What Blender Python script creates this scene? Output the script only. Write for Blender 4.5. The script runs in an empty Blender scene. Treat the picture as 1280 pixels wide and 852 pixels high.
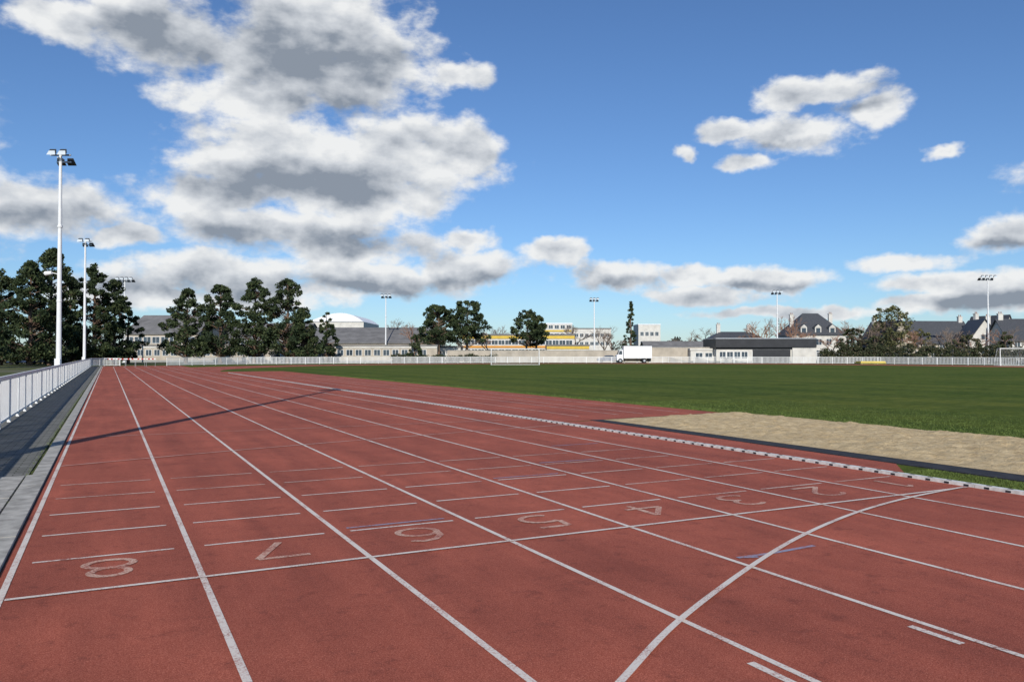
import bpy, math, random
import numpy as np
from mathutils import Vector, Matrix
random.seed(7); rng=np.random.default_rng(7)
H=1.59; TH=math.radians(26.8); CS,SN=math.cos(TH),math.sin(TH)
def at(b,d):
    """plan position: b = thousandths of d to the right of the main sight line, d = metres along it"""
    r=b*d/1000.0
    return (r*CS+d*SN, -r*SN+d*CS)
scene=bpy.context.scene
# ------------------------------------------------------------------ materials
def newmat(name):
    m=bpy.data.materials.new(name); m.use_nodes=True
    nt=m.node_tree; b=nt.nodes['Principled BSDF']; return m,nt,b
def N(nt,t,**kw):
    n=nt.nodes.new(t)
    for k,v in kw.items(): setattr(n,k,v)
    return n
def noise(nt,vec,scale,detail=4,rough=.55):
    n=N(nt,'ShaderNodeTexNoise'); n.inputs['Scale'].default_value=scale
    n.inputs['Detail'].default_value=detail; n.inputs['Roughness'].default_value=rough
    nt.links.new(vec,n.inputs['Vector']); return n.outputs['Fac']
def ramp(nt,fac,stops):
    r=N(nt,'ShaderNodeValToRGB'); cr=r.color_ramp
    while len(cr.elements)<len(stops): cr.elements.new(.5)
    for e,(p,c) in zip(cr.elements,stops):
        e.position=p; e.color=(c[0],c[1],c[2],1) if not isinstance(c,(int,float)) else (c,c,c,1)
    nt.links.new(fac,r.inputs['Fac']); return r.outputs['Color']
def mixc(nt,fac,a,b,mode='MIX'):
    n=N(nt,'ShaderNodeMix',data_type='RGBA',blend_type=mode)
    for i,v in ((0,fac),(6,a),(7,b)):
        if isinstance(v,(int,float)): n.inputs[i].default_value=v
        elif isinstance(v,tuple): n.inputs[i].default_value=(v[0],v[1],v[2],1)
        else: nt.links.new(v,n.inputs[i])
    return n.outputs[2]
def mth(nt,op,a,b=None,c=None,clamp=False):
    n=N(nt,'ShaderNodeMath',operation=op); n.use_clamp=clamp
    for i,v in enumerate((a,b,c)):
        if v is None: continue
        if isinstance(v,(int,float)): n.inputs[i].default_value=v
        else: nt.links.new(v,n.inputs[i])
    return n.outputs[0]
def coords(nt,scale=(1,1,1)):
    tc=N(nt,'ShaderNodeTexCoord'); mp=N(nt,'ShaderNodeMapping')
    mp.inputs['Scale'].default_value=scale
    nt.links.new(tc.outputs['Object'],mp.inputs['Vector']); return mp.outputs[0]
def bump(nt,b,h,strength=.3,dist=.01):
    n=N(nt,'ShaderNodeBump'); n.inputs['Strength'].default_value=strength; n.inputs['Distance'].default_value=dist
    nt.links.new(h,n.inputs['Height']); nt.links.new(n.outputs[0],b.inputs['Normal'])
def simple(name,col,rough=.7,var=.12,scale=3,metal=0,spec=.3):
    m,nt,b=newmat(name); v=coords(nt)
    f=noise(nt,v,scale,5)
    c=ramp(nt,f,[(.3,tuple(x*(1-var) for x in col)),(.7,tuple(min(1,x*(1+var)) for x in col))])
    nt.links.new(c,b.inputs['Base Color']); b.inputs['Roughness'].default_value=rough
    b.inputs['Metallic'].default_value=metal; b.inputs['Specular IOR Level'].default_value=spec
    return m
def track_color(nt):
    v=coords(nt); vs=coords(nt,(1,.10,1))
    g=noise(nt,v,140,3,.85); big=noise(nt,v,.35,5); st=noise(nt,vs,2.2,6,.6); sm=noise(nt,v,5,7,.75); bl=noise(nt,v,1.3,5,.6)
    c=ramp(nt,g,[(.30,(.17,.042,.025)),(.5,(.365,.090,.054)),(.68,(.60,.21,.135))])
    c=mixc(nt,1.0,c,ramp(nt,big,[(.3,(.84,.83,.84)),(.7,(1.12,1.11,1.10))]),'MULTIPLY')
    c=mixc(nt,1.0,c,ramp(nt,st,[(.3,(.78,.78,.81)),(.62,(1.06,1.05,1.05))]),'MULTIPLY')
    c=mixc(nt,1.0,c,ramp(nt,bl,[(.33,(.88,.87,.88)),(.62,(1.05,1.05,1.05))]),'MULTIPLY')
    c=mixc(nt,1.0,c,ramp(nt,sm,[(.28,(.62,.62,.66)),(.46,(1.0,1.0,1.0))]),'MULTIPLY')
    return c,g,v
m_track,nt,b=newmat('tartan_red'); c,g,v=track_color(nt)
nt.links.new(c,b.inputs['Base Color']); b.inputs['Roughness'].default_value=.9; b.inputs['Specular IOR Level'].default_value=.2
bump(nt,b,g,.8,.004)
def paint(name,col,wear):
    m,nt,b=newmat(name); c,g,v=track_color(nt)
    n1=noise(nt,v,75,4,.75); n2=noise(nt,v,2.5,4,.6)
    f=mth(nt,'ADD',mth(nt,'MULTIPLY',n1,.65),mth(nt,'MULTIPLY',n2,.35))
    f=ramp(nt,f,[(wear-.06,0.0),(wear+.06,1.0)])
    c=mixc(nt,f,c,col)
    nt.links.new(c,b.inputs['Base Color']); b.inputs['Roughness'].default_value=.8
    bump(nt,b,g,.5,.003); return m
m_line=paint('line_paint',(.68,.61,.54),.435)
m_line2=paint('line_paint_worn',(.62,.50,.42),.475)
m_num=paint('number_paint_worn',(.60,.41,.31),.497)
m_blue=paint('line_paint_blue',(.26,.29,.40),.465)
m_grass,nt,b=newmat('grass'); v=coords(nt)
f1=noise(nt,v,.09,6,.6); f2=noise(nt,v,3.0,8,.7); f3=noise(nt,coords(nt,(.25,1,1)),.8,5,.6); f4=noise(nt,v,.9,5,.65)
c=ramp(nt,f2,[(.3,(.052,.074,.015)),(.5,(.086,.122,.024)),(.72,(.132,.162,.042))])
c=mixc(nt,1,c,ramp(nt,f1,[(.32,(.76,.84,.8)),(.65,(1.20,1.07,1.1))]),'MULTIPLY')
c=mixc(nt,1,c,ramp(nt,f3,[(.3,(.78,.84,.8)),(.6,(1.08,1.05,1))]),'MULTIPLY')
c=mixc(nt,1,c,ramp(nt,f4,[(.3,(.80,.85,.85)),(.68,(1.15,1.07,1.1))]),'MULTIPLY')
wv=N(nt,'ShaderNodeTexWave'); wv.inputs['Scale'].default_value=.08; wv.inputs['Distortion'].default_value=1.2; nt.links.new(coords(nt,(1,1,1)),wv.inputs['Vector'])
c=mixc(nt,1,c,ramp(nt,wv.outputs['Fac'],[(.35,(.88,.92,.92)),(.65,(1.07,1.05,1.0))]),'MULTIPLY')
nt.links.new(c,b.inputs['Base Color']); b.inputs['Roughness'].default_value=1; b.inputs['Specular IOR Level'].default_value=.05
bump(nt,b,noise(nt,v,30,6,.7),.8,.03)
m_blade=simple('grass_blade',(.10,.14,.030),.8,.35,2)
m_ground,nt,b=newmat('outer_ground'); v=coords(nt)
c=ramp(nt,noise(nt,v,.04,8,.6),[(.35,(.06,.085,.025)),(.5,(.10,.11,.05)),(.62,(.16,.15,.12))])
nt.links.new(c,b.inputs['Base Color']); b.inputs['Roughness'].default_value=1; b.inputs['Specular IOR Level'].default_value=.05
m_sand,nt,b=newmat('sand'); v=coords(nt)
c=ramp(nt,noise(nt,v,5,8,.7),[(.3,(.42,.30,.155)),(.5,(.55,.42,.24)),(.7,(.64,.51,.31))])
nt.links.new(c,b.inputs['Base Color']); b.inputs['Roughness'].default_value=1; b.inputs['Specular IOR Level'].default_value=.1
bump(nt,b,noise(nt,v,16,8,.7),.8,.05)
m_paver,nt,b=newmat('pavers'); v=coords(nt)
br=N(nt,'ShaderNodeTexBrick'); nt.links.new(v,br.inputs['Vector'])
br.inputs['Color1'].default_value=(.13,.125,.115,1); br.inputs['Color2'].default_value=(.19,.185,.17,1); br.inputs['Mortar'].default_value=(.05,.055,.035,1)
br.inputs['Scale'].default_value=1; br.inputs['Brick Width'].default_value=.22; br.inputs['Row Height'].default_value=.11; br.inputs['Mortar Size'].default_value=.009
c=mixc(nt,1,br.outputs['Color'],ramp(nt,noise(nt,v,2,6,.65),[(.3,(.7,.72,.66)),(.7,(1.15,1.15,1.15))]),'MULTIPLY')
nt.links.new(c,b.inputs['Base Color']); b.inputs['Roughness'].default_value=.9; bump(nt,b,br.outputs['Fac'],-.4,.006)
m_conc=simple('concrete',(.36,.345,.31),.9,.35,6)
m_white=simple('white_paint',(.78,.78,.76),.45,.06,8)
m_kerbw=simple('kerb_white',(.62,.61,.57),.6,.25,14)
m_mast=simple('mast_white',(.74,.75,.75),.4,.05,3)
m_black=simple('black_rubber',(.028,.028,.032),.85,.4,6)
m_dark=simple('dark_metal',(.06,.065,.07),.5,.2,4,.3)
m_galv=simple('galvanised',(.45,.47,.49),.4,.15,5,.6)
m_glass=simple('window_glass',(.05,.07,.09),.12,.4,.5,0,.6)
m_lamp=simple('lamp_glass',(.55,.6,.62),.1,.1,2,0,.8)
m_bark=simple('bark',(.10,.075,.055),.95,.4,3)
m_pink=simple('pine_bark',(.15,.10,.07),.95,.4,3)
m_leafs=[simple('needles_a',(.020,.034,.013),.8,.35,.4),simple('needles_b',(.034,.052,.019),.8,.3,.4),simple('needles_c',(.064,.080,.030),.8,.3,.4)]
m_decid=[simple('leaf_a',(.07,.075,.03),.8,.3,1),simple('leaf_b',(.11,.115,.045),.8,.3,1),simple('leaf_c',(.16,.15,.06),.8,.3,1)]
m_twig=simple('twigs',(.19,.145,.115),.95,.3,1)
m_twigr=simple('twigs_red',(.26,.15,.10),.95,.3,1)
m_hedge=[simple('hedge_a',(.035,.045,.02),.9,.3,2),simple('hedge_b',(.055,.065,.03),.9,.3,2),simple('hedge_c',(.10,.085,.05),.9,.3,2)]
m_wallw=simple('render_white',(.58,.56,.51),.9,.14,.8)
m_wallb=simple('render_beige',(.42,.37,.30),.9,.18,.6)
m_wallg=simple('render_grey',(.30,.30,.29),.9,.15,1.0)
m_slate,nt,b=newmat('slate'); v=coords(nt,(2,2,5))
c=ramp(nt,noise(nt,v,2,6,.7),[(.3,(.034,.037,.043)),(.7,(.085,.088,.095))])
nt.links.new(c,b.inputs['Base Color']); b.inputs['Roughness'].default_value=.6
m_roofg=simple('fibre_cement_roof',(.17,.165,.16),.8,.25,.5)
m_roofw=simple('white_membrane',(.75,.76,.78),.5,.05,1)
m_yel=simple('yellow_panel',(.60,.42,.06),.6,.12,1)
m_orange=simple('orange_panel',(.60,.27,.04),.6,.12,1)
m_mat=simple('mat_yellow',(.62,.50,.12),.6,.12,1)
m_brick=simple('chimney_brick',(.28,.16,.12),.9,.2,4)
m_blk=simple('black_fascia',(.03,.032,.036),.5,.2,1)
m_red=simple('red_paint',(.45,.04,.03),.5,.1,3)
m_net=simple('net_cord',(.6,.6,.58),.8,.1,3)
m_tyre=simple('tyre',(.02,.02,.022),.85,.2,5)
m_bcar=simple('car_paint_blue',(.03,.05,.12),.25,.05,3,0,.6)
# ------------------------------------------------------------------ mesh builder
class MB:
    def __init__(s): s.v=[];s.f=[];s.m=[]
    def face(s,pts,m=0):
        i=len(s.v); s.v+= [tuple(p) for p in pts]; s.f.append(tuple(range(i,i+len(pts)))); s.m.append(m)
    def box(s,x0,x1,y0,y1,z0,z1,m=0):
        i=len(s.v)
        s.v+=[(x0,y0,z0),(x1,y0,z0),(x1,y1,z0),(x0,y1,z0),(x0,y0,z1),(x1,y0,z1),(x1,y1,z1),(x0,y1,z1)]
        for q in ((0,3,2,1),(4,5,6,7),(0,1,5,4),(1,2,6,5),(2,3,7,6),(3,0,4,7)):
            s.f.append(tuple(i+k for k in q)); s.m.append(m)
    def tube(s,p0,p1,r0,r1,n=8,m=0,cap=True):
        p0=Vector(p0);p1=Vector(p1); d=(p1-p0)
        if d.length<1e-6: return
        d.normalize(); a=d.orthogonal().normalized(); b=d.cross(a); i=len(s.v)
        for p,r in ((p0,r0),(p1,r1)):
            for k in range(n):
                t=2*math.pi*k/n; s.v.append(tuple(p+a*math.cos(t)*r+b*math.sin(t)*r))
        for k in range(n):
            s.f.append((i+k,i+(k+1)%n,i+n+(k+1)%n,i+n+k)); s.m.append(m)
        if cap:
            s.f.append(tuple(i+k for k in range(n))[::-1]); s.m.append(m)
            s.f.append(tuple(i+n+k for k in range(n))); s.m.append(m)
    def ribbon(s,pts,w,z,m=0):
        L=[];R=[]
        for k,p in enumerate(pts):
            a=pts[max(0,k-1)];b=pts[min(len(pts)-1,k+1)]
            dx,dy=b[0]-a[0],b[1]-a[1]; l=math.hypot(dx,dy) or 1; nx,ny=-dy/l*w/2,dx/l*w/2
            L.append((p[0]+nx,p[1]+ny,z)); R.append((p[0]-nx,p[1]-ny,z))
        i=len(s.v); n=len(pts); s.v+=L+R
        for k in range(n-1):
            s.f.append((i+n+k,i+n+k+1,i+k+1,i+k)); s.m.append(m)
    def obj(s,name,mats,parent=None,loc=None,rz=0,smooth=False):
        me=bpy.data.meshes.new(name); me.from_pydata(s.v,[],s.f)
        for mm in mats: me.materials.append(mm)
        me.polygons.foreach_set('material_index',s.m)
        if smooth: me.polygons.foreach_set('use_smooth',[True]*len(s.f))
        me.update()
        o=bpy.data.objects.new(name,me); scene.collection.objects.link(o)
        if parent: o.parent=parent
        if loc is not None: o.location=(loc[0],loc[1],loc[2] if len(loc)>2 else 0)
        o.rotation_euler=(0,0,rz); return o
def empty(name,xy,rz=-TH,z=0):
    e=bpy.data.objects.new(name,None); e.empty_display_size=.5; scene.collection.objects.link(e)
    e.location=(xy[0],xy[1],z); e.rotation_euler=(0,0,rz); return e
# ------------------------------------------------------------------ ground sheets
mb=MB(); mb.face([(-2500,-2500,0),(2500,-2500,0),(2500,2500,0),(-2500,2500,0)]); mb.obj('ground',[m_ground])
CX,CY,R=9.15+46,75,46
mb=MB(); mb.face([(9.1,-40,.008),(117,-40,.008),(117,60,.008),(114,92,.008),(105,107,.008),(94,120,.008),(75,131,.008),(55,134,.008),(22,133.5,.008),(9.1,125,.008)])
mb.obj('grass_field',[m_grass])
mb=MB()
mb.face([(-.68,-12,.016),(9.2,-12,.016),(9.2,123,.016),(-.68,123,.016)])
n=64;ri,ro=R-.05,R+9.8
pts=[]
for k in range(n+1):
    a=math.pi-math.pi*k/n
    pts.append(((CX+ri*math.cos(a),CY+ri*math.sin(a),.012),(CX+ro*math.cos(a),CY+ro*math.sin(a),.012)))
for k in range(n):
    mb.face([pts[k][0],pts[k+1][0],pts[k+1][1],pts[k][1]])
mb.face([(CX+ri,-12,.012),(CX+ro,-12,.012),(CX+ro,CY,.012),(CX+ri,CY,.012)])
mb.face([(9.2,16.2,.0125),(14.9,16.9,.0125),(14.9,78,.0125),(9.2,78,.0125)])
mb.face([(9.2,6.9,.0125),(10.35,8.0,.0125),(10.35,16.2,.0125),(9.2,16.2,.0125)])
mb.obj('running_track',[m_track])
# ------------------------------------------------------------------ markings
LX=[-.61+1.22*k for k in range(8)]
mb=MB()
for x in LX:
    mb.face([(x-.022,-12,.020),(x+.022,-12,.020),(x+.022,118,.020),(x-.022,118,.020)],0)
for k in range(1,8):
    r=R+1.22*k
    mb.ribbon([(CX+r*math.cos(math.pi-math.pi*j/80),CY+r*math.sin(math.pi-math.pi*j/80)) for j in range(6,81)],.05,.018,1)
SL=6.05
mb.face([(-.58,SL-.022,.024),(9.1,SL-.022,.024),(9.1,SL+.022,.024),(-.58,SL+.022,.024)],0)
for k in range(8):
    x0=LX[k]+.11; x1=LX[k]+1.22-.12
    for j in range(1,6):
        y=SL+1.0*j+random.uniform(-.01,.01)
        if k==7 and j>3: continue
        mb.face([(x0,y-.019,.020),(x1,y-.019,.020),(x1,y+.019,.020),(x0,y+.019,.020)],0 if (k<5 and j<4) else 1)
    xd=LX[k]+1.22-.11
    mb.face([(xd-.025,2.8,.020),(xd+.025,2.8,.020),(xd+.025,3.12,.020),(xd-.025,3.12,.020)],0)
for k,y in ((2,7.17),(4,9.2),(6,12.0),(5,10.2)):
    x0=LX[k]+.11
    mb.face([(x0,y-.02,.0205),(x0+.95,y-.02,.0205),(x0+.95,y+.02,.0205),(x0,y+.02,.0205)],2)
mb.ribbon([(4.36,4.76),(4.7,4.75),(5.2,4.78)],.045,.020,2); mb.ribbon([(4.36,4.76),(4.52,4.70)],.035,.022,2)
ctrl=[(-.58,.75),(.6,1.9),(1.5,2.67),(2.26,3.25),(3.04,3.8),(4.3,4.53),(5.4,5.08),(6.6,5.55),(7.8,5.87),(9.05,6.06)]
def smooth(c,n=12):
    out=[]
    for i in range(len(c)-1):
        p0=c[max(0,i-1)];p1=c[i];p2=c[i+1];p3=c[min(len(c)-1,i+2)]
        for j in range(n):
            t=j/n
            out.append(tuple(.5*((2*p1[a])+(-p0[a]+p2[a])*t+(2*p0[a]-5*p1[a]+4*p2[a]-p3[a])*t*t+(-p0[a]+3*p1[a]-3*p2[a]+p3[a])*t**3) for a in (0,1)))
    return out+[c[-1]]
mb.ribbon(smooth(ctrl),.044,.028,0)
mb.ribbon(smooth([(-.58,12.9),(1.6,13.65),(3.8,14.27),(6.66,14.95),(9.05,15.4)]),.035,.028,1)
mb.ribbon([(-.58,17.2),(9.05,17.2)],.03,.028,1)
mb.ribbon([(-.58,31.0),(9.05,31.0)],.04,.028,1)
mb.ribbon([(-.58,106.05),(9.05,106.05)],.05,.024,0)
for x in (10.75,11.97,12.75,13.97): mb.ribbon([(x,17.5),(x,62)],.05,.017,1)
mb.obj('lane_markings',[m_line,m_line2,m_blue])
def arc(cx,cy,rx,ry,a0,a1,n=18): return [(cx+rx*math.cos(math.radians(a0+(a1-a0)*k/n)),cy+ry*math.sin(math.radians(a0+(a1-a0)*k/n))) for k in range(n+1)]
DG={8:[arc(.18,.37,.115,.12,0,360),arc(.18,.125,.15,.125,0,360)],
    7:[[(0.0,.5),(.36,.5)],[(.36,.5),(.14,0)]],
    6:[arc(.18,.15,.16,.15,0,360),[(.03,.17),(.05,.34),(.13,.46),(.24,.5),(.33,.45)]],
    5:[[(.33,.5),(.06,.5)],[(.06,.5),(.04,.28)],arc(.17,.155,.17,.155,135,-130)],
    4:[[(.25,0),(.25,.5)],[(.25,.5),(0,.16)],[(0,.16),(.38,.16)]],
    3:[arc(.17,.375,.14,.125,150,-80),arc(.17,.13,.165,.13,85,-150)],
    2:[arc(.18,.36,.15,.14,165,-40),[(.30,.27),(.02,0)],[(.02,0),(.37,0)]],
    1:[[(.08,.4),(.2,.5)],[(.2,.5),(.2,0)]]}
mb=MB()
for k in range(8):
    cx=LX[k]+.61+.02; cy=SL+.58
    for q,st in enumerate(DG[8-k]):
        P=[(cx-(p[0]-.18)*1.1,cy-(p[1]-.25)*1.0) for p in st]
        mb.ribbon(P,.06,.0200+.0012*q,0)
mb.obj('lane_numbers',[m_num])
# ------------------------------------------------------------------ inner drain kerb
mb=MB()
yy=-12
while yy<72:
    mb.box(9.16,9.25,yy+.003,yy+.997,.0,.055+random.uniform(-.002,.002),0)
    for q in range(4):
        y=yy+q*.25; mb.box(9.156,9.162,y+.07,y+.13,.022,.044,1); mb.box(9.19,9.22,y+.07,y+.13,.04,.0585,1)
    yy+=1
mb.obj('track_kerb',[m_kerbw,m_black])
# ------------------------------------------------------------------ sand pit
X0,X1,Y0,Y1=10.65,15.25,-2.0,16.2
nx,ny=110,300
xs=np.linspace(X0,X1,nx);ys=np.linspace(Y0,Y1,ny)
from mathutils import noise as mn
V=[];F=[]
for j,yv in enumerate(ys):
    for i,xv in enumerate(xs):
        e=min(xv-X0,X1-xv,yv-Y0,Y1-yv); k=min(1,e/.35)
        z=.025+k*(.025+.035*mn.noise(Vector((xv*1.3,yv*.9,0)))+.04*mn.noise(Vector((xv*4.2,yv*3.6,3)))+.022*mn.noise(Vector((xv*11,yv*11,7))))
        w1=max(0,1-(X1-xv)/.4)*.18*(mn.noise(Vector((yv*.9,9,0)))+.5*mn.noise(Vector((yv*4,9,0))))
        V.append((xv+w1,yv+(.12*(xv-X0)),z))
for j in range(ny-1):
    for i in range(nx-1):
        a=j*nx+i; F.append((a,a+1,a+nx+1,a+nx))
mb=MB(); mb.v=V;mb.f=F;mb.m=[0]*len(F); mb.obj('sand_pit',[m_sand],smooth=True)
mb=MB()
P=[(10.0,-2.2),(10.64,-2.2),(10.64,16.3),(10.34,16.3)]
mb.face([(p[0],p[1],.024) for p in P])
for k in range(4): mb.face([(P[k][0],P[k][1],0),(P[(k+1)%4][0],P[(k+1)%4][1],0),(P[(k+1)%4][0],P[(k+1)%4][1],.024),(P[k][0],P[k][1],.024)])
mb.obj('pit_edge_mat',[m_black])
mb=MB()
def blade(x,y,h,w):
    a=random.uniform(0,6.28); dx,dy=math.cos(a)*w,math.sin(a)*w; lx,ly=random.gauss(0,h*.5),random.gauss(0,h*.5)
    mb.face([(x-dx,y-dy,.005),(x+dx,y+dy,.005),(x+lx,y+ly,h)])
for _ in range(30000):
    e=random.random()**1.7*6
    y=random.uniform(2,22); x=15.18+e if y<16.8 else 14.9+e
    blade(x,y,random.uniform(.02,.05)*(1-.08*e),.009)
for _ in range(12000):
    y=random.uniform(2,7.2); blade(random.uniform(9.27,10.06),y,random.uniform(.02,.045),.005)
for _ in range(7000):
    blade(14.9+random.random()**2*.8,random.uniform(17,60),random.uniform(.02,.06),.012)
for _ in range(1300):
    blade(-.935+random.gauss(0,.008),random.uniform(4,40),random.uniform(.02,.05),.005)
mb.obj('grass_tufts',[m_blade])
# ------------------------------------------------------------------ left walkway, kerb, fence
mb=MB(); mb.face([(-2.9,-12,.016),(-.92,-12,.016),(-.92,122,.016),(-2.9,122,.016)]); mb.obj('paved_path',[m_paver])
mb=MB(); yy=-12
while yy<122:
    mb.box(-.86 if yy>=12 else -.92,-.69,yy+.006,yy+.994,0,.045+random.uniform(-.003,.003),0)
    yy+=1
yy=-12
while yy<11.6:
    mb.box(-1.24,-.945,yy+.006,yy+.594,0,.04+random.uniform(-.003,.003),0); yy+=.6
mb.obj('concrete_kerb',[m_conc])
def fence(name,pts,h=1.08,slat=.11,sw=.022,post=2.0,mat=m_white,solid=None):
    mb=MB()
    for (a,b) in zip(pts[:-1],pts[1:]):
        dx,dy=b[0]-a[0],b[1]-a[1]; L=math.hypot(dx,dy); ux,uy=dx/L,dy/L
        def bx(s0,s1,t,z0,z1):
            i=len(mb.v); q=[]
            for z in (z0,z1):
                for s,tt in ((s0,-t),(s1,-t),(s1,t),(s0,t)):
                    q.append((a[0]+ux*s-uy*tt,a[1]+uy*s+ux*tt,z))
            mb.v.extend(q)
            for f in ((0,3,2,1),(4,5,6,7),(0,1,5,4),(1,2,6,5),(2,3,7,6),(3,0,4,7)):
                mb.f.append(tuple(i+k for k in f)); mb.m.append(0)
        s=0
        while s<L:
            bx(s-.035,s+.035,.036,0,h-.03); s+=post
        bx(0,L,.03,h-.03,h+.03); bx(0,L,.016,.10,.15); 
        s=slat
        while s<L:
            bx(s-sw,s+sw,.008,.15,h-.03); s+=slat
    return mb.obj(name,[mat])
fence('white_fence',[(-2.06,-12),(-2.06,121)],1.08,.115,.026)
fence('white_fence',[(-2.06,121.5),(-.5,124),(1.5,124.3)],1.08,.16,.03)
fence('white_fence',[(7.5,124.3),(20,135),(40,136),(55,136),(75,133),(95,122),(106,109),(116,92),(119,60),(119,0)],1.15,.22,.045,2.4)
# ------------------------------------------------------------------ light masts
def mast(xy,h,headw,heads=4,lamp=False):
    e=empty('light_mast',xy)
    mb=MB(); mb.tube((0,0,0),(0,0,h*.5),.19,.15,12); mb.tube((0,0,h*.5),(0,0,h-.3),.15,.10,12)
    mb.box(-.3,.3,-.3,.3,0,.12); mb.box(-.2,.2,-.21,-.17,.5,1.3)
    for r in (h*.33,h*.66): mb.tube((0,0,r),(0,0,r+.15),.185,.185,12)
    mb.obj('pole',[m_mast],e)
    mb=MB()
    mb.box(-headw/2,headw/2,-.05,.05,h-.35,h-.25); mb.box(-headw*.35,headw*.35,.4,.5,h-.75,h-.65)
    mb.box(-.05,.05,-.4,.45,h-.6,h-.52)
    mb.obj('crossarm',[m_galv],e)
    mb=MB()
    for k in range(heads):
        x=-headw/2+headw*(k+.5)/heads; w=headw/heads*.42
        for (yy,zz,sg) in ((-.15,h-.15,-1),(.45,h-.6,1)):
            P=[(x-w,yy-.28*sg*-1,zz-.10),(x+w,yy-.28*sg*-1,zz-.10),(x+w*.7,yy+.15*sg,zz+.22),(x-w*.7,yy+.15*sg,zz+.22)]
            Q=[(p[0],p[1]+.18*sg,p[2]-.16) for p in P]
            mb.face(P,0);mb.face(Q[::-1],1)
            for a in range(4): mb.face([P[a],Q[a],Q[(a+1)%4],P[(a+1)%4]],0)
            mb.tube((x,yy,zz),(x,0 if sg<0 else .45,h-.3 if sg<0 else h-.7),.03,.03,5,0)
    mb.obj('floodlights',[m_dark,m_lamp],e)
    if lamp:
        mb=MB(); z=7.4
        mb.tube((0,0,z),(-.5,-.1,z+.12),.03,.03,6); mb.tube((-.5,-.1,z+.12),(-.95,-.15,z+.05),.13,.17,8); mb.tube((-.95,-.15,z+.05),(-1.0,-.15,z-.03),.17,.05,8)
        mb.obj('side_lamp',[m_white],e)
mast((-3.2,11.2),16.2,1.5,2)
mast(at(-567,58),16.4,1.5,2,True)
mast(at(-535,101),16.2,1.7,2)
mast(at(-485,160),17,3.6,4)
mast(at(-158,186),15.6,2.6,3)
mast(at(103,195),15.4,2.4,3)
mast(at(332,180),16.0,2.4,3)
mast(at(596,154),16.8,3.2,4)
# ------------------------------------------------------------------ vegetation
def leaves(mb,cent,rad,n,size,mats,flat=1.0):
    P=rng.normal(size=(n,3)); P/=np.linalg.norm(P,axis=1)[:,None]; P*= (rng.random(n)**.45)[:,None]
    P=P*np.array([rad,rad,rad*.7*flat])+np.array(cent)
    A=rng.normal(size=(n,3)); A/=np.linalg.norm(A,axis=1)[:,None]
    B=rng.normal(size=(n,3)); B-= (A*B).sum(1)[:,None]*A; B/=np.linalg.norm(B,axis=1)[:,None]
    s=size*rng.uniform(.6,1.3,n)[:,None]
    a=P+A*s; b=P-A*s*.5+B*s*.45; c=P-A*s*.5-B*s*.45
    i=len(mb.v); T=np.stack([a,b,c],1).reshape(-1,3); mb.v.extend(map(tuple,T.tolist()))
    mm=rng.choice([0,1,2],p=mats,size=n)
    for k in range(n): mb.f.append((i+3*k,i+3*k+1,i+3*k+2))
    mb.m.extend((mm+1).tolist())
def tree(name,b,d,h,w,kind='pine',base=.12,seed=0,n=70,lf=75,size=.34,mats=None,bark=None,z0=0):
    random.seed(seed+11); mb=MB()
    lean=random.uniform(-.3,.3); r=.02*h+.05
    segs=6; pts=[]
    for k in range(segs+1):
        t=k/segs; pts.append(Vector((lean*t+random.uniform(-.12,.12)*(0<k<segs),random.uniform(-.12,.12)*(k>0),h*.93*t-.2*(k==0))))
    for k in range(segs): mb.tube(pts[k],pts[k+1],r*(1-k/segs)+.03,r*(1-(k+1)/segs)+.03,7,0,False)
    ph=[random.uniform(0,6.28) for _ in range(4)]
    for k in range(n):
        t=random.random()**(1.1 if kind=='pine' else 1)
        if kind=='pine':   prof=(1-t**1.6)**.68*min(1,.72+t*1.6)+.04
        elif kind=='fir':  prof=(1-t)**.9+.03
        elif kind=='umbrella': prof=math.sqrt(max(0,1-(2*t-.75)**2/1.6))*1.0
        else: prof=math.sqrt(max(.02,1-(2*t-.9)**2/1.25))
        a=random.uniform(0,2*math.pi)
        lump=1+.15*math.sin(2*a+ph[0]+t*5)+.12*math.sin(3*a+ph[1]-t*9)
        rr=w/2*prof*lump*random.uniform(.3,1.08)**.6
        z=h*(base+(1-base)*t*.97)
        c=Vector((rr*math.cos(a)+lean*t,rr*math.sin(a),z))
        tb=min(.98,max(base*.6,(z-rr*.45)/h/.93)); q=Vector((lean*tb,0,h*.93*tb))
        mb.tube(q,c,.02*h*(1-tb)*.35+.03,.015,4,0,False)
        cr=w*(.08 if kind!='fir' else .06)*random.uniform(.6,1.5)*(1.15-.5*t)+.12
        tone=random.random(); pr=(.62,.30,.08) if tone<.42 else ((.30,.5,.20) if tone<.78 else (.12,.38,.50))
        leaves(mb,c,cr,int(lf*random.uniform(.5,1.2)),size,pr)
    xy=at(b,d)
    return mb.obj(name,[bark or m_pink]+(mats or m_leafs),None,(xy[0],xy[1],z0),random.uniform(0,6))
def hz(py,d): return H+(443-py)*d/1000
tree('pine_tree',-640,118,hz(336,118),8.5,'pine',.06,1,135,90,.3)
tree('pine_tree',-603,112,hz(324,112),7.8,'pine',.08,2,135,90,.3)
tree('pine_tree',-578,118,hz(308,118),8.8,'pine',.07,3,170,90,.3)
tree('pine_tree',-553,126,hz(342,126),5.5,'pine',.07,8,75,85,.3)
tree('pine_tree',-522,124,hz(326,124),6.8,'pine',.08,4,125,85,.3)
tree('pine_tree',-498,128,hz(346,128),7.2,'pine',.08,5,115,85,.3)
tree('pine_tree',-480,134,hz(376,134),5.0,'pine',.08,9,60,80,.3)
tree('pine_tree',-665,95,hz(335,95),7,'pine',.10,6,80,85,.3)
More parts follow.
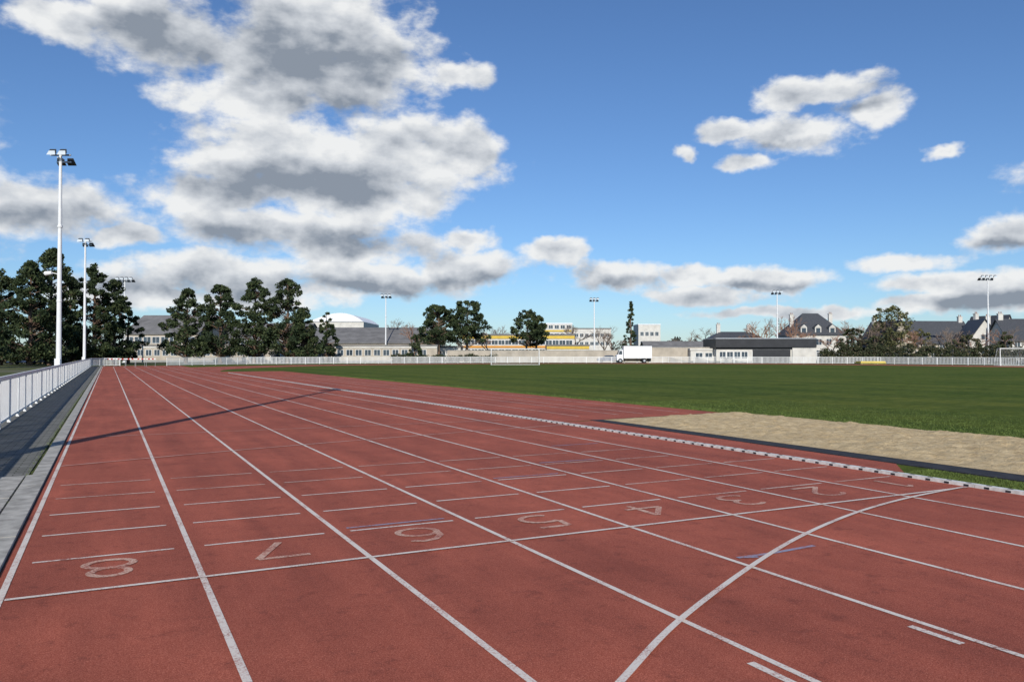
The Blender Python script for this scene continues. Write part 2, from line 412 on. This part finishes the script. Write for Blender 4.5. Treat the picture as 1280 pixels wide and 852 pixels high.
for b,py,w,s in ((-408,360,8.2,20),(-365,354,7.6,21),(-322,346,7.6,22),(-281,347,9.0,23),(-262,384,5.5,24)):
    tree('pine_tree',b,148,hz(py,148),w*1.08,'pine',.12,s,145,80,.32)
tree('pine_tree',-232,165,hz(388,165),4.6,'pine',.15,26,65,60,.32)
tree('pine_tree',-122,168,hz(418,168),3.6,'pine',.1,27,40,60,.3)
tree('stone_pine',-92,170,hz(381,170),8.0,'umbrella',.36,30,100,75,.34)
tree('stone_pine',-56,172,hz(374,172),8.5,'umbrella',.34,31,115,75,.34)
tree('stone_pine',18,172,hz(387,172),7.0,'umbrella',.4,32,75,75,.34)
tree('stone_pine',-98,190,hz(390,190),6.0,'umbrella',.36,33,60,70,.38)
tree('stone_pine',30,178,hz(394,178),5.0,'umbrella',.36,34,50,70,.36)
tree('fir_tree',148,175,hz(375,175),3.8,'fir',.12,35,90,36,.28)
tree('evergreen_oak',475,165,hz(380,165),8.5,'round',.22,36,90,48,.28,m_decid,m_bark)
tree('evergreen_oak',512,162,hz(410,162),4.5,'round',.2,37,40,45,.28,m_decid,m_bark)
tree('garden_shrub',425,150,hz(410,150),5,'round',.1,38,50,45,.28,m_hedge,m_bark)
tree('garden_shrub',570,146,hz(419,146),5,'round',.1,39,45,45,.28,m_hedge,m_bark)
tree('garden_shrub',617,144,hz(414,144),3,'pine',.1,40,35,50,.28,m_hedge,m_bark)
tree('garden_shrub',455,147,hz(420,147),6,'round',.1,41,45,45,.28,m_hedge,m_bark)
def bare(name,b,d,h,seed,mat=m_twig,spread=.55):
    random.seed(seed); mb=MB()
    def rec(p,dr,L,r,lv):
        q=p+dr*L; mb.tube(p,q,r,max(.014,r*.65),4 if lv<2 else 3,0 if lv<2 else 1,False)
        if lv>=5: return
        for _ in range(3 if lv<4 else 5):
            nd=(dr+Vector((random.gauss(0,spread),random.gauss(0,spread),random.gauss(.08,.25)))).normalized()
            rec(p+(q-p)*random.uniform(.55,1),nd,L*random.uniform(.6,.8),max(.014,r*.6),lv+1)
    rec(Vector((0,0,0)),Vector((0,0,1)),h*.33,h*.022,0)
    xy=at(b,d); return mb.obj(name,[m_bark,mat],None,(xy[0],xy[1],0))
for b,py,d,mt in ((-140,391,200,m_twig),(-108,398,205,m_twig),(-445,372,200,m_twig),(80,396,210,m_twig),(115,398,220,m_twig),
               (300,396,190,m_twigr),(318,388,185,m_twigr),(335,390,200,m_twigr),(350,390,185,m_twigr),(432,388,178,m_twigr),(446,396,150,m_twig),(420,398,200,m_twig),(575,404,150,m_twigr),(556,396,155,m_twig),
               (-15,396,210,m_twig),(245,402,220,m_twig),(215,404,210,m_twig),(-125,396,180,m_twigr),(400,402,160,m_twigr),(500,402,150,m_twigr),(540,406,150,m_twig),(610,400,148,m_twigr),(635,402,146,m_twig),(-30,404,180,m_twigr),(125,408,165,m_twig),(365,404,165,m_twigr),(460,390,172,m_twigr)):
    bare('bare_tree',b,d,hz(py,d),int(b+900+d),mt)
def hedge(name,b0,b1,d0,d1,z0,z1,n,size,mats=m_hedge,thick=1.2):
    mb=MB(); random.seed(int(b0*3+n))
    L=abs(b1-b0)*d0/1000
    hh=[random.uniform(.55,1.0) for _ in range(400)]
    for k in range(n):
        t=random.random(); d=d0+(d1-d0)*t; b=b0+(b1-b0)*t
        x,y=at(b,d+random.uniform(-thick/2,thick/2)); top=z0+(z1-z0)*hh[int(t*L/1.4)%400]
        leaves(mb,(x,y,random.uniform(z0,top)),.45,14,size,(.4,.4,.2))
    mb.obj(name,[m_bark]+mats)
hedge('hedge',385,600,141,141,0.1,hz(428,140),1200,.22)
hedge('hedge',-700,-515,135,135,0,2.6,900,.25)
hedge('hedge',600,760,141,128,0.1,hz(428,140),700,.22)
hedge('hedge',-150,-20,150,152,0.1,1.7,450,.22)
mb=MB(); random.seed(99)
for k in range(1500):
    b=random.uniform(-900,900); d=random.uniform(330,380)
    top=6+4*mn.noise(Vector((b*.012,0,1)))+3.5*mn.noise(Vector((b*.05,3,1)))+1.5
    x,y=at(b,d); leaves(mb,(x,y,random.uniform(0,max(2,top*1.1))),2.1,13,1.1,(.35,.4,.25))
mb.obj('distant_trees',[m_bark]+[simple('far_a',(.05,.055,.045),.9,.2,1),simple('far_b',(.08,.075,.06),.9,.2,1),simple('far_c',(.11,.10,.08),.9,.2,1)])
# ------------------------------------------------------------------ buildings
def windows(mb,rows,yf):
    for (x0,x1,z0,z1,c,g) in rows:
        pw=(x1-x0)/c
        for k in range(c):
            a=x0+pw*k+pw*g/2; b_=x0+pw*(k+1)-pw*g/2
            mb.box(a,b_,yf-.02,yf+.05,z0,z1,0)
            t=.07
            mb.box(a-t,a,yf-.06,yf+.05,z0-t,z1+t,1); mb.box(b_,b_+t,yf-.06,yf+.05,z0-t,z1+t,1)
            mb.box(a,b_,yf-.06,yf+.05,z0-t,z0,1); mb.box(a,b_,yf-.06,yf+.05,z1,z1+t,1)
            if b_-a>.9: mb.box((a+b_)/2-.03,(a+b_)/2+.03,yf-.05,yf-.021,z0,z1,1)
def building(name,b,d,w,dp,h,roof='flat',rh=0,wall=m_wallw,rm=m_slate,rows=(),door=None,ch=(),drz=0,ov=.35,fascia=None,band=None,frame=m_white,sill=None):
    e=empty(name,at(b,d),-TH+drz)
    mb=MB(); mb.box(-w/2,w/2,0,dp,0,h); 
    if roof=='gy':
        mb.face([(-w/2,0,h),(w/2,0,h),(0,0,h+rh)]); mb.face([(w/2,dp,h),(-w/2,dp,h),(0,dp,h+rh)])
    if roof=='gx':
        mb.face([(-w/2,dp,h),(-w/2,0,h),(-w/2,dp/2,h+rh)]); mb.face([(w/2,0,h),(w/2,dp,h),(w/2,dp/2,h+rh)])
    mb.box(-w/2-.04,w/2+.04,-.04,dp+.04,0,.4,1)
    mb.obj('walls',[wall,m_wallg],e)
    mb=MB(); t=.15
    def slab(p,th=t):
        q=[(a[0],a[1],a[2]+th) for a in p]; mb.face(q);mb.face(p[::-1])
        for k in range(len(p)): mb.face([p[k],p[(k+1)%len(p)],q[(k+1)%len(p)],q[k]])
    if roof=='flat':
        mb.box(-w/2-ov*.4,w/2+ov*.4,-ov*.4,dp+ov*.4,h+.003,h+.35)
    elif roof=='gx':
        k=rh/(dp/2); 
        slab([(-w/2-ov,-ov,h-ov*k+.02),(w/2+ov,-ov,h-ov*k+.02),(w/2+ov,dp/2,h+rh+.02),(-w/2-ov,dp/2,h+rh+.02)])
        slab([(w/2+ov,dp+ov,h-ov*k+.02),(-w/2-ov,dp+ov,h-ov*k+.02),(-w/2-ov,dp/2+.002,h+rh+.02),(w/2+ov,dp/2+.002,h+rh+.02)])
    elif roof=='gy':
        k=rh/(w/2)
        slab([(-w/2-ov,dp+ov,h-ov*k+.02),(-w/2-ov,-ov,h-ov*k+.02),(0,-ov,h+rh+.02),(0,dp+ov,h+rh+.02)])
        slab([(w/2+ov,-ov,h-ov*k+.02),(w/2+ov,dp+ov,h-ov*k+.02),(.002,dp+ov,h+rh+.02),(.002,-ov,h+rh+.02)])
    elif roof=='hip':
        s=min(w,dp)*.42
        A=(-w/2-ov,-ov,h+.01);B=(w/2+ov,-ov,h+.01);C=(w/2+ov,dp+ov,h+.01);D=(-w/2-ov,dp+ov,h+.01);E=(-w/2+s,dp/2,h+rh);F_=(w/2-s,dp/2,h+rh)
        mb.face([A,B,F_,E]);mb.face([B,C,F_]);mb.face([C,D,E,F_]);mb.face([D,A,E]);mb.face([A,D,C,B])
    mb.obj('roof',[rm],e)
    if rows:
        mb=MB(); windows(mb,rows,0); mb.obj('windows',[m_glass,frame],e)
    if door:
        mb=MB(); x,dw=door; mb.box(x-dw/2,x+dw/2,-.03,.05,.05,2.15,0); mb.box(x-dw/2-.08,x-dw/2,-.06,.05,.05,2.23,1);mb.box(x+dw/2,x+dw/2+.08,-.06,.05,.05,2.23,1);mb.box(x-dw/2,x+dw/2,-.06,.05,2.15,2.23,1)
        mb.obj('door',[m_dark,m_white],e)
    if ch:
        mb=MB()
        for (x,y,z0,z1) in ch:
            mb.box(x-.45,x+.45,y-.3,y+.3,z0,z1,0); mb.box(x-.52,x+.52,y-.37,y+.37,z1+.002,z1+.14,0)
            mb.tube((x-.2,y,z1+.14),(x-.2,y,z1+.5),.11,.09,8,1); mb.tube((x+.2,y,z1+.14),(x+.2,y,z1+.5),.11,.09,8,1)
        mb.obj('chimneys',[m_wallw,m_brick],e)
    if band:
        mb=MB()
        for (x0,x1,z0,z1,mi) in band: mb.box(x0,x1,-.12,-.07,z0,z1,mi)
        mb.obj('facade_bands',[m_yel,m_orange,m_wallw,m_blk],e)
    return e
building('sports_hall',-440,182,17,22,6.3,'gx',4.6,m_wallb,m_roofg,[(-8,8,4.2,5.6,8,.2)],(3,1.6))
building('sports_hall',-180,188,29,24,4.3,'gx',3.9,m_wallb,m_roofg,[(-14,14,2.8,3.8,14,.15)],(-6,1.8))
building('sports_hall',-330,196,26,24,5.6,'gx',4.0,m_wallg,m_roofg,[(-12,12,3.5,4.8,12,.2)])
building('changing_rooms',-290,168,66,8,3.3,'flat',0,m_wallb,m_roofg,[(-32,-4,1.4,2.6,16,.35),(2,31,1.4,2.6,15,.35)],(-1,2.0),band=[(-33,33,2.95,3.29,2)])
building('annex_building',-105,172,14,8,3.1,'flat',0,m_wallw,m_roofg,[(-6,6,1.2,2.4,6,.3)],(0,1.2))
e=empty('vaulted_hall',at(-222,262)); mb=MB(); w=19;n=16;h0=hz(402,262);rh=hz(391,262)-h0
mb.box(-w/2,w/2,0,30,0,h0,1)
prf=[(-w/2+w*k/n, h0+rh*(1-(2*(k/n)**1.35-1)**2)) for k in range(n+1)]
for k in range(n):
    p0,p1=prf[k],prf[k+1]
    mb.face([(p0[0],-.3,p0[1]),(p1[0],-.3,p1[1]),(p1[0],30.3,p1[1]),(p0[0],30.3,p0[1])])
mb.face([(p[0],-.3,p[1]) for p in prf][::-1],0)
mb.obj('vault',[m_roofw,m_wallw],e)
building('school_building',8,192,27,14,hz(419,192),'flat',0,m_wallw,m_roofg,[(-13,13,1.3,2.9,16,.15),(-13,13,4.0,5.0,16,.1)],(0,2),band=[(-13.5,13.5,5.4,6.1,0),(-13.5,13.5,3.2,3.7,1)])
building('school_wing',70,188,10,12,3.6,'flat',0,m_wallw,m_roofg,[(-4.5,4.5,1.2,2.6,6,.2)],None,band=[(-5,5,2.9,3.55,0)])
building('apartment_block',56,235,9.0,12,hz(405,235),'flat',0,m_wallw,m_roofw,[(-4.4,4.4,6.6,7.8,5,.3),(-4.4,4.4,9.2,10.2,5,.3),(-4.4,4.4,3.6,4.8,5,.3)],(0,1.2),band=[(-4.4,4.4,8.3,8.8,0),(-4.4,4.4,5.4,5.9,0)])
building('apartment_block',100,290,14,12,hz(411,290),'flat',0,m_wallw,m_roofg,[(-6.5,6.5,5,6.2,7,.35),(-6.5,6.5,8,9.2,7,.35),(-6.5,6.5,2,3.2,7,.35)],(0,1.2))
building('apartment_block',172,290,8,12,hz(406,290),'flat',0,m_wallw,m_roofw,[(-3.6,3.6,5,6.4,4,.35),(-3.6,3.6,8.4,9.8,4,.35)],(0,1.2))
building('maintenance_shed',205,185,14,7,3.2,'gx',1.4,m_wallb,m_roofg,[(-5,5,1.3,2.3,4,.5)],(0,2.4))
def wall(name,b0,d0,b1,d1,h,mat):
    a=at(b0,d0);c=at(b1,d1);L=math.hypot(c[0]-a[0],c[1]-a[1]);e=math.atan2(c[1]-a[1],c[0]-a[0])
    mb=MB(); mb.box(0,L,-.1,.1,0,h,0); mb.box(-.05,L+.05,-.15,.15,h+.002,h+.1,1)
    s=0
    while s<L: mb.box(s-.15,s+.15,-.16,-.102,0,h,0); s+=5
    mb.obj(name,[mat,m_conc],None,a,e)
wall('boundary_wall',-80,165,190,160,2.4,m_wallb)
wall('boundary_wall',170,152,262,152,2.9,m_wallb)
e=building('clubhouse',317,148,18.2,9,2.55,'flat',0,m_wallw,m_blk,[(-8.6,-3.2,.9,2.1,4,.2)],(-1.6,1.6),ov=.2)
mb=MB(); mb.box(-9.3,9.3,-.5,9.3,2.92,4.5,0); mb.box(-9.35,9.35,-.55,9.35,4.503,4.65,1); mb.box(-2.4,4.6,-.1,-.04,0.05,2.5,0)
mb.obj('upper_fascia',[m_blk,m_galv],e)
mb=MB(); mb.box(4.9,9.25,-.30,-.1,.0,2.9,0); mb.obj('front_wall',[m_wallw],e)
building('kiosk',240,150,5,4,2.4,'flat',0,m_wallw,m_wallw,[(-1.8,1.8,1.0,1.9,2,.3)],None)
building('slate_house',285,192,15,9,4.6,'hip',2.6,m_wallg,m_slate,[(-7,7,1.2,2.6,5,.5),(-7,7,3.3,4.1,5,.5)],(0,1.1),[(-4,4.5,5.4,hz(406,192)+.2),(3.5,4.5,5.4,hz(407,192)+.2)])
hw=6.2
e=building('slate_house',384,190,13,11,hw,'hip',hz(390,190)-hw,m_wallw,m_slate,[(-6,6,1.1,2.6,5,.5),(-6,6,3.9,5.3,5,.5)],(0.1,1.1),[(-4.6,5.5,7,hz(392,190)),(4.9,5.5,7,hz(391,190))])
mb=MB()
for x in (-3.4,0,3.4):
    z=hw+.5
    mb.box(x-.75,x+.75,.4,3,z,z+1.4,0); mb.box(x-.5,x+.5,.37,.395,z+.2,z+1.2,2)
    mb.face([(x-.95,.3,z+1.4),(x,.3,z+2.1),(x,4,z+2.1),(x-.95,4,z+1.4)],1); mb.face([(x,.3,z+2.1),(x+.95,.3,z+1.4),(x+.95,4,z+1.4),(x,4,z+2.1)],1); mb.face([(x-.8,.32,z+1.4),(x+.8,.32,z+1.4),(x,.32,z+2.05)],0)
mb.obj('dormers',[m_wallw,m_slate,m_glass],e)
building('stone_house',487,168,7,9,3.6,'gy',hz(401,168)-3.6,m_wallb,m_slate,[(-2.4,2.4,1,2.2,2,.5),(-.8,.8,4.4,5.4,1,.3)],(0,1),[(0,8.2,6.5,hz(395,168))],drz=.25)
building('slate_house',538,172,15,8,4.2,'gx',hz(401,172)-4.2,m_wallb,m_slate,[(-6.8,6.8,1,2.3,7,.45),(-6.8,6.8,3.0,3.8,7,.5)],(2.6,1),[(-7,4,6,hz(394,172)),(6.9,4,6,hz(395,172))],drz=.1)
building('white_house',592,160,7,9,3.6,'gy',hz(399,160)-3.6,m_wallw,m_slate,[(-3,3,1,2.3,3,.4),(-.9,.9,4.6,5.6,1,.2)],(2.9,.9),[(2.6,6,4.5,hz(394,160))],drz=-.2)
building('white_house',622,166,6,9,3.6,'gy',hz(394,166)-3.6,m_wallw,m_slate,[(-2.5,2.5,1,2.3,3,.4),(-.9,.9,4.6,5.6,1,.2)],None,[(-2.2,6,4.5,hz(391,166))],drz=.3)
building('slate_house',660,152,11,9,4.4,'gx',hz(398,152)-4.4,m_wallw,m_slate,[(-5,5,1,2.3,5,.4),(-5,5,3.1,4.0,5,.5)],(0,1),[(-4.9,4.5,6,hz(391,152))],drz=-.1)
building('slate_house',740,165,14,9,4.2,'gx',4.4,m_wallb,m_slate,[(-5,5,1,2.3,5,.4)],(0,1),[(-5,4.5,6,9.4)])
# ------------------------------------------------------------------ truck, cars
e=empty('box_truck',at(152,152),-TH)
mb=MB()
mb.box(-2.0,3.3,-1.15,1.15,.95,3.25,0); mb.box(-1.95,3.25,-1.17,1.17,.88,.947,1); mb.box(-2.0,3.3,-1.18,-1.152,3.15,3.25,1)
mb.obj('cargo_box',[simple('truck_white',(.8,.8,.8),.4,.03,2),m_galv],e)
mb=MB()
prof=[(-3.3,.5),(-3.35,1.4),(-3.1,1.6),(-2.75,2.45),(-2.1,2.5),(-2.1,.5)]
for s in (-1,1): mb.face([(p[0],s*1.05,p[1]) for p in (prof if s>0 else prof[::-1])],0)
for k in range(len(prof)):
    a=prof[k];b2=prof[(k+1)%len(prof)]; mb.face([(a[0],-1.05,a[1]),(b2[0],-1.05,b2[1]),(b2[0],1.05,b2[1]),(a[0],1.05,a[1])],1 if k==2 else 0)
mb.face([(-3.02,-1.056,1.6),(-2.3,-1.056,1.6),(-2.3,-1.056,2.3),(-2.75,-1.056,2.3)],1)
mb.obj('cab',[m_roofw,m_glass],e)
mb=MB()
for x in (-2.65,1.9):
    for s in (-1,1): mb.tube((x,s*.78,.43),(x,s*1.07,.43),.43,.43,16,0); mb.tube((x,s*1.07,.43),(x,s*1.09,.43),.22,.2,12,1)
mb.box(-3.2,3.2,-.5,.5,.45,.75,0)
mb.obj('chassis_and_wheels',[m_tyre,m_galv],e)
def car(b,d,mat,rz=0):
    e=empty('parked_car',at(b,d),-TH+rz); mb=MB()
    pr=[(-2.1,.35),(-2.15,.75),(-1.9,.9),(-1.1,.98),(-.55,1.42),(.75,1.45),(1.6,1.0),(2.05,.92),(2.12,.35)]
    for s in (-1,1): mb.face([(p[0],s*.85,p[1]) for p in (pr if s>0 else pr[::-1])],0)
    for k in range(len(pr)):
        a=pr[k];c2=pr[(k+1)%len(pr)]; mb.face([(a[0],-.85,a[1]),(c2[0],-.85,c2[1]),(c2[0],.85,c2[1]),(a[0],.85,a[1])],1 if k in(3,5) else 0)
    for s in (-1,1): mb.face([(-.95,s*.855,1.0),(-.5,s*.855,1.34),(.7,s*.855,1.36),(1.3,s*.855,1.02)],1)
    mb.obj('body',[mat,m_glass],e); mb=MB()
    for x in (-1.35,1.3):
        for s in (-1,1): mb.tube((x,s*.65,.32),(x,s*.87,.32),.32,.32,14)
    mb.obj('wheels',[m_tyre],e)
car(-612,128,m_bcar); car(-590,130,m_wallg,.1)
car(120,156,m_bcar); car(186,157,m_dark)
# ------------------------------------------------------------------ goals
def goal(b,d,rz=0,net=True):
    e=empty('football_goal',at(b,d),-TH+rz); mb=MB(); W=7.32;h=2.44;r=.06
    mb.tube((-W/2,0,0),(-W/2,0,h),r,r,8);mb.tube((W/2,0,0),(W/2,0,h),r,r,8);mb.tube((-W/2-.06,0,h),(W/2+.06,0,h),r,r,8)
    for s in (-1,1):
        mb.tube((s*W/2,0,h),(s*W/2,.9,h),.03,.03,6);mb.tube((s*W/2,.9,h),(s*W/2,2,0),.03,.03,6);mb.tube((s*W/2,0,.03),(s*W/2,2,.03),.03,.03,6)
    mb.tube((-W/2,2,.03),(W/2,2,.03),.03,.03,6)
    mb.obj('frame',[m_white],e)
    mb=MB(); k=-W/2
    while k<=W/2: mb.tube((k,.9,h-.02),(k,2,0.04),.008,.008,3); mb.tube((k,.0,h),(k,.9,h-.02),.008,.008,3); k+=.2
    for j in range(12):
        t=j/12; mb.tube((-W/2,.9+1.1*t,h*(1-t)),(W/2,.9+1.1*t,h*(1-t)),.008,.008,3)
        for s in (-1,1): mb.tube((s*W/2,0,h*(1-t)),(s*W/2,.9+1.1*t,h*(1-t)),.008,.008,3)
    mb.obj('net',[m_net],e)
goal(4,122); goal(646,112,-.15)
e=empty('landing_mat',at(448,132)); mb=MB()
mb.box(-2.1,2.1,-1.2,1.2,.08,.32,0); mb.box(-2.0,2.0,-1.1,1.1,.323,.5,0); mb.box(-2.12,2.12,-1.22,-1.203,.15,.22,1)
for x in (-2,0,2): mb.box(x-.1,x+.1,-1,1,0,.08,1)
mb.obj('pads',[m_mat,m_dark],e)
for x in (.2,1.5,2.7,3.9,5.2):
    e=empty('hurdle',(x,119.5),0); mb=MB()
    for s in (-1,1): mb.tube((s*.55,0,.03),(s*.55,0,1.0),.02,.02,6); mb.tube((s*.55,0,.03),(s*.55,-.7,.03),.02,.02,6)
    mb.obj('frame',[m_galv],e); mb=MB()
    for k in range(5): mb.box(-.6+.24*k,-.6+.24*(k+1),-.03,-.0,.92,1.07,k%2)
    mb.obj('top_board',[m_white,m_red],e)
# ------------------------------------------------------------------ world
w=bpy.data.worlds.new('World'); scene.world=w; w.use_nodes=True; nt=w.node_tree
for n_ in list(nt.nodes): nt.nodes.remove(n_)
EL=math.radians(30)
sky=N(nt,'ShaderNodeTexSky',sky_type='NISHITA'); sky.sun_disc=False; sky.sun_elevation=EL; sky.sun_rotation=math.radians(206.8)
sky.air_density=1.0; sky.dust_density=.25; sky.ozone_density=4.0
tc=N(nt,'ShaderNodeTexCoord'); sp=N(nt,'ShaderNodeSeparateXYZ'); nt.links.new(tc.outputs['Generated'],sp.inputs[0])
U=mth(nt,'ARCTAN2',sp.outputs[0],sp.outputs[1])
hr=mth(nt,'MAXIMUM',mth(nt,'SQRT',mth(nt,'SUBTRACT',1.0,mth(nt,'MULTIPLY',sp.outputs[2],sp.outputs[2]))),.05)
Vv=mth(nt,'DIVIDE',sp.outputs[2],hr)
cb=N(nt,'ShaderNodeCombineXYZ'); nt.links.new(U,cb.inputs[0]); nt.links.new(Vv,cb.inputs[1])
P=cb.outputs[0]
blobs=[(60,18,75,30),(190,28,120,48),(330,62,170,58),(450,85,100,50),(400,15,110,45),(565,98,42,20),(310,118,105,30),
 (310,192,90,50),(400,190,120,54),(500,200,110,50),(560,195,60,32),(245,245,65,34),(360,240,140,40),(460,250,120,32),
 (350,285,150,28),(430,312,115,26),(570,336,84,20),(450,345,135,26),(260,340,135,24),
 (55,262,110,34),(160,297,60,12),(170,362,140,22),(330,368,120,18),(590,303,34,13),(700,316,38,14),(765,350,62,18),(870,345,52,12),(955,348,62,15),(880,372,70,10),(1000,392,140,7),
 (1020,108,76,18),(1095,125,52,22),(1000,160,60,28),(912,158,32,12),(855,185,18,13),(945,202,40,11),(1172,190,20,12),
 (1262,290,44,24),(1135,320,70,13),(1200,352,95,16),(1262,375,85,22),(1150,382,80,10),(1400,200,120,40),(1480,330,160,40),(-150,150,140,60),(-200,320,180,40)]
darks=[(350,55,150,60),(200,50,110,34),(440,115,90,28),(330,230,120,30),(440,228,110,22),(380,300,170,18),(560,348,90,10),(60,280,110,18),(240,355,190,14),(450,358,130,12),(770,360,60,8),(1250,382,90,12),(1050,128,50,8),(1000,178,45,9),(955,358,60,7),(1262,302,45,10)]  # shaded cloud cores and undersides, painted grey into the cloud colour
s1=N(nt,'ShaderNodeTexNoise'); s1.inputs['Scale'].default_value=7; s1.inputs['Detail'].default_value=5; s1.inputs['Roughness'].default_value=.6; nt.links.new(P,s1.inputs['Vector'])
s0=N(nt,'ShaderNodeVectorMath',operation='SUBTRACT'); nt.links.new(s1.outputs['Color'],s0.inputs[0]); s0.inputs[1].default_value=(.5,.5,.5)
s2=N(nt,'ShaderNodeVectorMath',operation='MULTIPLY_ADD'); nt.links.new(s0.outputs[0],s2.inputs[0]); s2.inputs[1].default_value=(.12,.065,0); nt.links.new(P,s2.inputs[2])
Q=s2.outputs[0]
def field(lst,grow,op='MINIMUM'):
    acc=None
    for (px,py,rx,ry) in lst:
        u=(px-640)/1000; az=TH+math.atan(u); k=math.sqrt(1+u*u); vv=(443-py)/1000/k
        sx=1000*k*k/rx/grow; sy=1000*k/ry/grow
        m_=N(nt,'ShaderNodeVectorMath',operation='MULTIPLY_ADD'); nt.links.new(Q,m_.inputs[0]); m_.inputs[1].default_value=(sx,sy,0); m_.inputs[2].default_value=(-az*sx,-vv*sy,0)
        l=N(nt,'ShaderNodeVectorMath',operation='LENGTH'); nt.links.new(m_.outputs[0],l.inputs[0]); o=l.outputs['Value']
        acc=o if acc is None else (mth(nt,'MINIMUM',acc,o) if op=='MINIMUM' else mth(nt,'SMOOTH_MIN',acc,o,.5))
    return acc
acc=mth(nt,'MAXIMUM',mth(nt,'SUBTRACT',1.0,field(blobs,1.3)),-1.2)
mp=N(nt,'ShaderNodeMapping'); mp.inputs['Scale'].default_value=(1,1.5,1); nt.links.new(P,mp.inputs[0])
mp2=N(nt,'ShaderNodeMapping'); mp2.inputs['Scale'].default_value=(1,1.5,1); mp2.inputs['Location'].default_value=(-.006,.022,0); nt.links.new(P,mp2.inputs[0])
n0=noise(nt,mp.outputs[0],13,10,.58); n1=noise(nt,mp2.outputs[0],13,5,.5)
D0=mth(nt,'ADD',mth(nt,'MULTIPLY',acc,1.12),mth(nt,'MULTIPLY',mth(nt,'SUBTRACT',n0,.49),2.4))
al=N(nt,'ShaderNodeMapRange',interpolation_type='SMOOTHSTEP'); nt.links.new(D0,al.inputs['Value'])
al.inputs['From Min'].default_value=-.02; al.inputs['From Max'].default_value=.58; al.inputs['To Max'].default_value=.98
dkr=N(nt,'ShaderNodeMapRange',interpolation_type='SMOOTHSTEP'); nt.links.new(field(darks,1.5,'S'),dkr.inputs['Value'])
dkr.inputs['From Min'].default_value=1.05; dkr.inputs['From Max'].default_value=0.0; dkr.inputs['To Min'].default_value=0; dkr.inputs['To Max'].default_value=.80
thick=mth(nt,'MULTIPLY',mth(nt,'SUBTRACT',D0,.2,clamp=True),.30)
rel=mth(nt,'MULTIPLY',mth(nt,'SUBTRACT',n1,n0),1.9)
base=mth(nt,'MULTIPLY',mth(nt,'SUBTRACT',n1,.48),1.1)
shade=mth(nt,'ADD',mth(nt,'ADD',mth(nt,'ADD',thick,rel),dkr.outputs[0]),base,clamp=True)  # cloud self-shading and relief put into the colour, not computed from the sun
cc=ramp(nt,shade,[(0,(.87,.88,.88)),(.40,(.63,.66,.70)),(1.0,(.26,.30,.36))])
bg1=N(nt,'ShaderNodeBackground'); bg1.inputs['Strength'].default_value=.10
tint=mixc(nt,1,sky.outputs[0],(.74,.90,1.10),'MULTIPLY')
nt.links.new(tint,bg1.inputs['Color'])
bg2=N(nt,'ShaderNodeBackground'); nt.links.new(cc,bg2.inputs['Color']); bg2.inputs['Strength'].default_value=1.0
mx=N(nt,'ShaderNodeMixShader'); nt.links.new(al.outputs[0],mx.inputs[0]); nt.links.new(bg1.outputs[0],mx.inputs[1]); nt.links.new(bg2.outputs[0],mx.inputs[2])
wo=N(nt,'ShaderNodeOutputWorld'); nt.links.new(mx.outputs[0],wo.inputs[0])
# sun
sd=bpy.data.lights.new('sun','SUN'); sd.energy=4.4; sd.angle=math.radians(.5); sd.color=(1,.95,.87)
so=bpy.data.objects.new('sun',sd); scene.collection.objects.link(so)
dv=Vector((SN*math.cos(EL),CS*math.cos(EL),-math.sin(EL))); so.rotation_euler=dv.to_track_quat('-Z','Y').to_euler(); so.location=(-30,-60,60)
# camera
cd=bpy.data.cameras.new('camera'); cd.lens=28.1; cd.sensor_width=36; cd.clip_end=6000; cd.clip_start=.05
co=bpy.data.objects.new('camera',cd); scene.collection.objects.link(co); co.location=(0,0,H)
co.rotation_euler=(math.radians(90.974),0,-TH); scene.camera=co
scene.view_settings.view_transform='Standard'; scene.view_settings.look='None'; scene.view_settings.exposure=0
